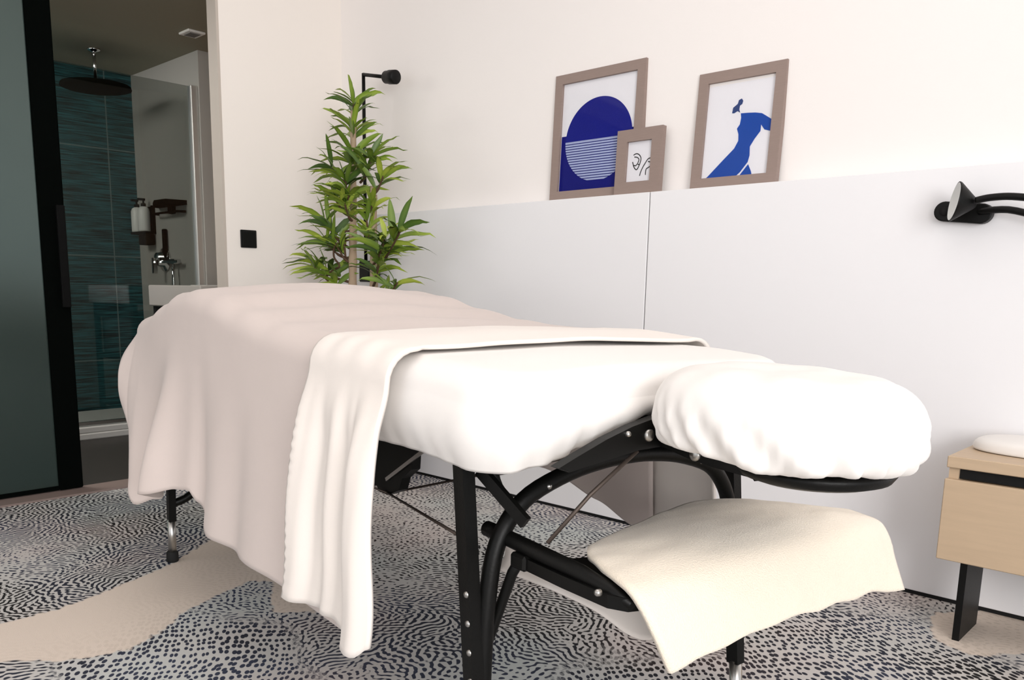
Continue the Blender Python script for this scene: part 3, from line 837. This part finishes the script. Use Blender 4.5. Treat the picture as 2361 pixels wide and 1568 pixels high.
def art3(pr):
    k = lambda L: [(a-.012, b) for a,b in L]
    dress = [(.1667,.2313),(.19,.2300),(.2166,.2274),(.2395,.2224),(.2764,.1985),(.2772,.1633),(.2526,.1713),(.2402,.188),(.2398,.1678),(.2227,.146),(.2091,.1235),(.2111,.0959),(.2069,.0756),(.1839,.0464),(.165,.030),(.055,.030),(.0681,.0400),(.1177,.0875),(.155,.1223),(.167,.1453),(.1655,.1662),(.1584,.1843),(.1672,.197),(.1696,.2173)]
    shape(pr, 'dress_shape', k(dress), BLUE, 2)
    shape(pr, 'dress_train', k([(.2093,.0685),(.178,.0300),(.2261,.0300),(.2205,.0467)]), BLUE, 2)
    shape(pr, 'hair_shape', k([(.1640,.2340),(.1545,.2398),(.1431,.2344),(.136,.2354),(.138,.2523),(.1529,.2623),(.1559,.2738),(.1653,.2776),(.1709,.27),(.1685,.2601),(.1611,.256),(.16,.2442)]), BLUEB, 2)
LZ = PANZ+.0005
picture((-2.132,2.588,LZ),.402,.462,.034,.045,'large grey wood frame with a navy arch and striped bowl print', art1)
picture((-1.815,2.5655,LZ),.186,.222,.042,.045,'small grey wood frame with a hand line drawing, overlapping the large one', art2)
picture((-1.520,2.585,LZ),.300,.372,.034,.07,'right-hand grey wood frame with a blue dress figure print', art3)

# ------------------------------------------------------------------ wall lamps
lm = thing('wall_lamp', 'slim black angled reading lamp rising behind the plant', 'lamp', (-3.15,2.55,.93))
W(MB().box((-3.185,2.475,.885),(-3.115,2.55,.982),.004), 'wall_box', BLKWD, lm)
W(MB().tube([(-3.163,2.50,.98),(-3.168,2.50,1.816)], .008, 10).tube([(-3.169,2.50,1.811),(-3.012,2.50,1.776)], .008, 10), 'stem', BLACK, lm)
Mh = Matrix.Translation((-3.02,2.50,1.776)) @ Matrix.Rotation(math.radians(98),4,'Y')
W(MB().lathe([(0,0),(.018,0),(.027,.012),(.027,.035),(.030,.037),(.030,.078),(.026,.082),(0,.082)], Mh, n=20), 'lamp_head', BLACK, lm)
rl = thing('wall_lamp', 'black cone reading lamp on an oval wall plate at the right', 'lamp', (-.68,YP,1.08))
cap = [(-.712+.026*math.cos(a), 1.080+.026*math.sin(a)) for a in [PI/2+PI*k/12 for k in range(13)]] + [(-.625+.026*math.cos(a), 1.070+.026*math.sin(a)) for a in [-PI/2+PI*k/12 for k in range(13)]]
W(MB().prism(cap, lambda p:(p[0],YP-.028,p[1]), lambda p:(p[0],YP,p[1])), 'wall_plate', BLACK, rl, bevel=.003)
Mc = Matrix.Translation((-.672,2.455,1.098)) @ Vector((0,0,1)).rotation_difference(Vector((-.87,-.45,.14)).normalized()).to_matrix().to_4x4()
W(MB().lathe([(.050,0),(.0495,-.004),(.014,-.048),(.009,-.052),(0,-.052)], Mc, n=36), 'cone_shade', BLACK, rl)
W(MB().lathe([(.0478,.0005),(.030,-.010),(0,-.014)], Mc, n=36), 'reflector', LAMPIN, rl)
W(MB().tube(spl([(-.622,2.455,1.097),(-.59,2.452,1.102),(-.54,2.448,1.101),(-.48,2.448,1.088),(-.44,2.47,1.06),(-.47,2.50,1.05),(-.56,2.51,1.075),(-.63,2.525,1.075)],5), .009, 12), 'flexible_arm', BLACK, rl)
MB_b = MB().lathe([(0,.0),(.012,0),(.012,.004),(0,.004)], Matrix.Translation((-.712,YP-.028,1.08)) @ Matrix.Rotation(PI/2,4,'X'), n=16)
W(MB_b, 'push_button', DARKIN, rl)

# ------------------------------------------------------------------ nightstand
ns = thing('nightstand', 'light oak nightstand with open slot and black metal leg against the wall', 'nightstand', (-.25,2.4,0))
N0, N1, NF = -.572, .08, 2.262
W(MB().box((N0,NF,.440),(N1,2.548,.469),.002), 'top', OAK, ns)
W(MB().box((N0+.004,NF+.012,.208),(N0+.026,2.545,.4395)).box((N1-.026,NF+.012,.208),(N1-.004,2.545,.4395)).box((N0+.026,NF+.18,.2085),(N1-.026,2.545,.412)), 'carcass', OAK, ns)
W(MB().box((N0+.026,NF+.02,.413),(N1-.026,NF+.16,.4395)), 'slot_shade', DARKIN, ns)  # solid dark block, colours in the shade inside the slot
W(MB().box((N0,NF-.006,.207),(N1,NF+.0115,.4125),.002), 'drawer_front', OAK, ns)
for x in (-.520,.02):
    W(MB().prism([(2.275,.207),(2.275,0),(2.283,0),(2.437,0),(2.440,.207)], lambda p:(x,p[0],p[1]), lambda p:(x+.016,p[0],p[1])), 'leg', BLACK, ns)
pd = thing('floor_cushion', 'rounded white cushion lying on top of the oak nightstand', 'cushion', (-.36,2.44,.47))
cs = MB(); rows = []
for q in spl([(.93,0,.470),(.985,0,.472),(1.0,0,.480),(.97,0,.494),(.85,0,.503),(.5,0,.509),(.02,0,.510)],4):
    rows.append([(-.365+.195*q.x*math.copysign(abs(math.cos(a))**.75, math.cos(a)), 2.447+.092*q.x*math.copysign(abs(math.sin(a))**.75, math.sin(a)), q.z) for a in [2*PI*k/48 for k in range(48)]])
cs.grid(rows, True, True)
W(cs, 'cushion_body', SHEETW, pd)
pd.name = 'cushion'

# ------------------------------------------------------------------ bamboo plant
pt = thing('potted_bamboo', 'tall green artificial bamboo plant in the corner behind the table', 'plant', (-2.93,2.28,0))
MB().lathe([(0,0),(.13,0),(.145,.02),(.165,.32),(.172,.33),(.172,.345),(.158,.345),(.156,.30)], n=36).build('pot', POT, pt)
MB().lathe([(.157,.30),(.08,.312),(0,.316)], n=30).build('soil', SOIL, pt)
def cane(pts, r, name='cane', m=BARK):
    P = spl(pts, 6); n = len(P)
    return W(MB().tube(P, [r*(1-.45*i/n)*(1+.10*math.sin(i*1.9)) for i in range(n)], 10), name, m, pt)
cane([(-2.955,2.26,.30),(-2.962,2.26,.60),(-2.965,2.27,.90),(-2.972,2.28,1.10),(-2.978,2.29,1.40),(-2.985,2.30,1.60)], .022)
cane([(-2.865,2.28,.30),(-2.850,2.28,.60),(-2.838,2.28,.88),(-2.845,2.29,1.10),(-2.86,2.30,1.28)], .018)
cane([(-2.90,2.34,.30),(-2.89,2.34,.70),(-2.885,2.33,1.0),(-2.88,2.33,1.25)], .014)
def leafcrown(base, tip, nleaf, size, spread, seed, tone=0., droop=.5):
    """a twig from base to tip with narrow arching leaves fanning out along its outer part"""
    rnd = random.Random(seed); b = Vector(base); t = Vector(tip); ax = (t-b)
    mid = b.lerp(t,.5) + Vector((0,0,-.02))
    W(MB().tube(spl([b,mid,t],6), [.006]*7+[.004]*6, 7), 'twig', TWIG, pt)
    vs = []; fs = []; sh = []
    axn = ax.normalized()
    for i in range(nleaf):
        q = rnd.uniform(.25,1.02); p0 = b.lerp(t,q)
        az = i*2.4 + rnd.uniform(-.4,.4); el = rnd.uniform(.0,1.05)*(1 if q > .6 else .6)
        rad = Vector((math.cos(az), math.sin(az)*.75, 0))
        d = (rad*spread*math.cos(el) + axn*(.35+.55*math.sin(el)) + Vector((0,0,.22))).normalized()
        L = size*rnd.uniform(.7,1.15); w = .0084*rnd.uniform(.8,1.2)*size/.14
        side = d.cross(Vector((0,0,1)));
        side = side.normalized() if side.length > .05 else Vector((1,0,0))
        side = (side*math.cos(az*.7) + d.cross(side)*math.sin(az*.7)*.6).normalized()
        nseg = 7; n0 = len(vs); s_ = min(1,max(0,.46+tone+rnd.uniform(-.28,.30)))
        for k in range(nseg+1):
            u = k/nseg; g = Vector((0,0,-1))*droop*L*u*u*rnd.uniform(.9,1.1)*(.55+.3*math.hypot(d.x,d.y))
            c = p0 + d*L*u + g
            ww = w*math.sin(PI*min(1,(u*.93+.05))**.75)**.9 if u < 1 else 0
            up = d.cross(side).normalized()
            for e in (-1,0,1):
                q_ = c + side*ww*e - up*ww*.25*abs(e); q_.y = min(q_.y, 2.545 if q_.z < PANZ else 2.61); q_.x = max(q_.x, -3.475); vs.append(q_)
                sh.append(min(1, max(0, s_ + (.12 if e == 0 else 0) - .15*(1-u))))
        for k in range(nseg):
            for e in range(2):
                a = n0+k*3+e; fs.append((a,a+1,a+4,a+3))
    mb = MB().add(vs, fs, True); o = W(mb, 'leaf_cluster', LEAF, pt)
    at = o.data.attributes.new('shade','FLOAT','POINT'); at.data.foreach_set('value', sh)
    return o
# (base, tip, leaves, size, spread, tone)
LS = 1.36
CL = [
 ((-2.983,2.30,1.55),(-2.985,2.30,1.645), 15,.135,.95, -.02),
 ((-2.982,2.30,1.46),(-2.985,2.29,1.54), 15,.145,1.1,  .08),
 ((-2.978,2.29,1.34),(-2.975,2.28,1.44), 18,.15,1.1, -.02),
 ((-2.975,2.29,1.30),(-3.09,2.26,1.37), 17,.15,1.0, .05),
 ((-2.93,2.29,1.30),(-2.83,2.28,1.40), 18,.14,.9, .05),
 ((-2.87,2.30,1.24),(-2.78,2.30,1.33), 13,.13,.9, .02),
 ((-2.975,2.28,1.20),(-2.97,2.24,1.31), 20,.15,1.15, .0),
 ((-2.975,2.28,1.16),(-3.06,2.25,1.24), 16,.13,1.0, .2),
 ((-2.97,2.28,1.14),(-2.95,2.22,1.21), 15,.12,1.0, .24),
 ((-2.86,2.30,1.14),(-2.83,2.27,1.20), 12,.12,.9, .12),
 ((-2.968,2.27,1.02),(-3.13,2.24,1.15), 17,.145,.85, .06),
 ((-2.968,2.27,.98),(-3.10,2.22,1.06), 15,.14,.95, .0),
 ((-2.965,2.27,.96),(-3.02,2.22,1.05), 9,.12,.9, .02),
 ((-2.845,2.29,.98),(-2.84,2.25,1.14), 16,.13,.8, .16),
 ((-2.842,2.28,.95),(-2.68,2.22,1.06), 18,.14,.9, .08),
 ((-2.842,2.28,.92),(-2.585,2.22,1.085), 20,.165,.95, .03),
 ((-2.840,2.28,.86),(-2.72,2.22,.97), 13,.13,.9, .05),
 ((-2.838,2.28,.76),(-2.63,2.24,.88), 12,.13,.9, .05),
 ((-2.964,2.26,.88),(-3.19,2.22,.975), 20,.15,.95, -.02),
 ((-2.964,2.26,.83),(-3.12,2.18,.945), 14,.135,1.0, .06),
 ((-2.88,2.28,.74),(-2.74,2.22,.85), 8,.12,.9, .05),
]
for i, (b, t, n, s, sp, tn) in enumerate(CL): leafcrown(b, t, int(n*1.22), s*LS, sp, 100+i, tn)
for pts in ([(-2.965,2.25,1.06),(-3.03,2.23,1.04),(-3.045,2.23,.99),(-3.005,2.23,.95),(-3.06,2.23,.93),(-3.10,2.22,.90)], [(-2.975,2.27,1.10),(-3.0,2.25,1.09),(-2.98,2.24,1.03),(-2.975,2.24,.99)]):
    W(MB().tube(spl(pts,6), .0045, 7), 'twig', TWIG, pt)

# ------------------------------------------------------------------ lights, world, camera
def area(name, loc, target, size, power, color=(1,1,1), sy=None):
    l = bpy.data.lights.new(name,'AREA'); l.energy = power; l.color = color; l.shape = 'RECTANGLE'; l.size = size; l.size_y = sy or size
    o = bpy.data.objects.new(name, l); C.objects.link(o); o.location = loc
    o.rotation_euler = (Vector(target)-Vector(loc)).to_track_quat('-Z','Y').to_euler()
    return o
area('window_light', (3.1,-1.9,1.5), (-4.0,-1.75,1.2), 3.0, 222, (1.0,.98,.965), 2.0)
area('ceiling_light', (-1.0,.9,2.70), (-1.0,1.1,0), 2.4, 13, (1.0,.965,.93), 1.4)
area('camera_side_fill', (-1.6,-2.9,1.6), (-1.8,1.5,1.2), 2.6, 6, (.97,.98,1.0), 1.8)  # added weak fill from behind the camera, not an actual window
area('bath_fill', (-4.85,1.0,2.17), (-5.0,1.5,0), 1.3, 60, (1,.97,.90))  # added lamp, kept out of view, brightens the dim bathroom
w = bpy.data.worlds.new('World'); bpy.context.scene.world = w; w.use_nodes = True
w.node_tree.nodes['Background'].inputs['Color'].default_value = (.93,.96,1,1)
w.node_tree.nodes['Background'].inputs['Strength'].default_value = .92

cam = bpy.data.cameras.new('camera'); co_ = bpy.data.objects.new('camera', cam); C.objects.link(co_)
Rr = ((0.71367307,0.12937875,-0.68842712),(0.70036511,-0.1140771,0.70460991),(0.01262778,-0.98501145,-0.17202611))
mw = Matrix(((Rr[0][0],-Rr[0][1],-Rr[0][2],0),(Rr[1][0],-Rr[1][1],-Rr[1][2],0),(Rr[2][0],-Rr[2][1],-Rr[2][2],.86),(0,0,0,1)))
co_.matrix_world = mw
cam.sensor_width = 36; cam.lens = 36*1920/2361; cam.clip_start = .02
cam.shift_x = (1180.5-1091)/2361; cam.shift_y = (1001-784)/2361
sc = bpy.context.scene; sc.camera = co_
sc.view_settings.view_transform = 'Standard'; sc.view_settings.look = 'None'; sc.view_settings.exposure = 0.
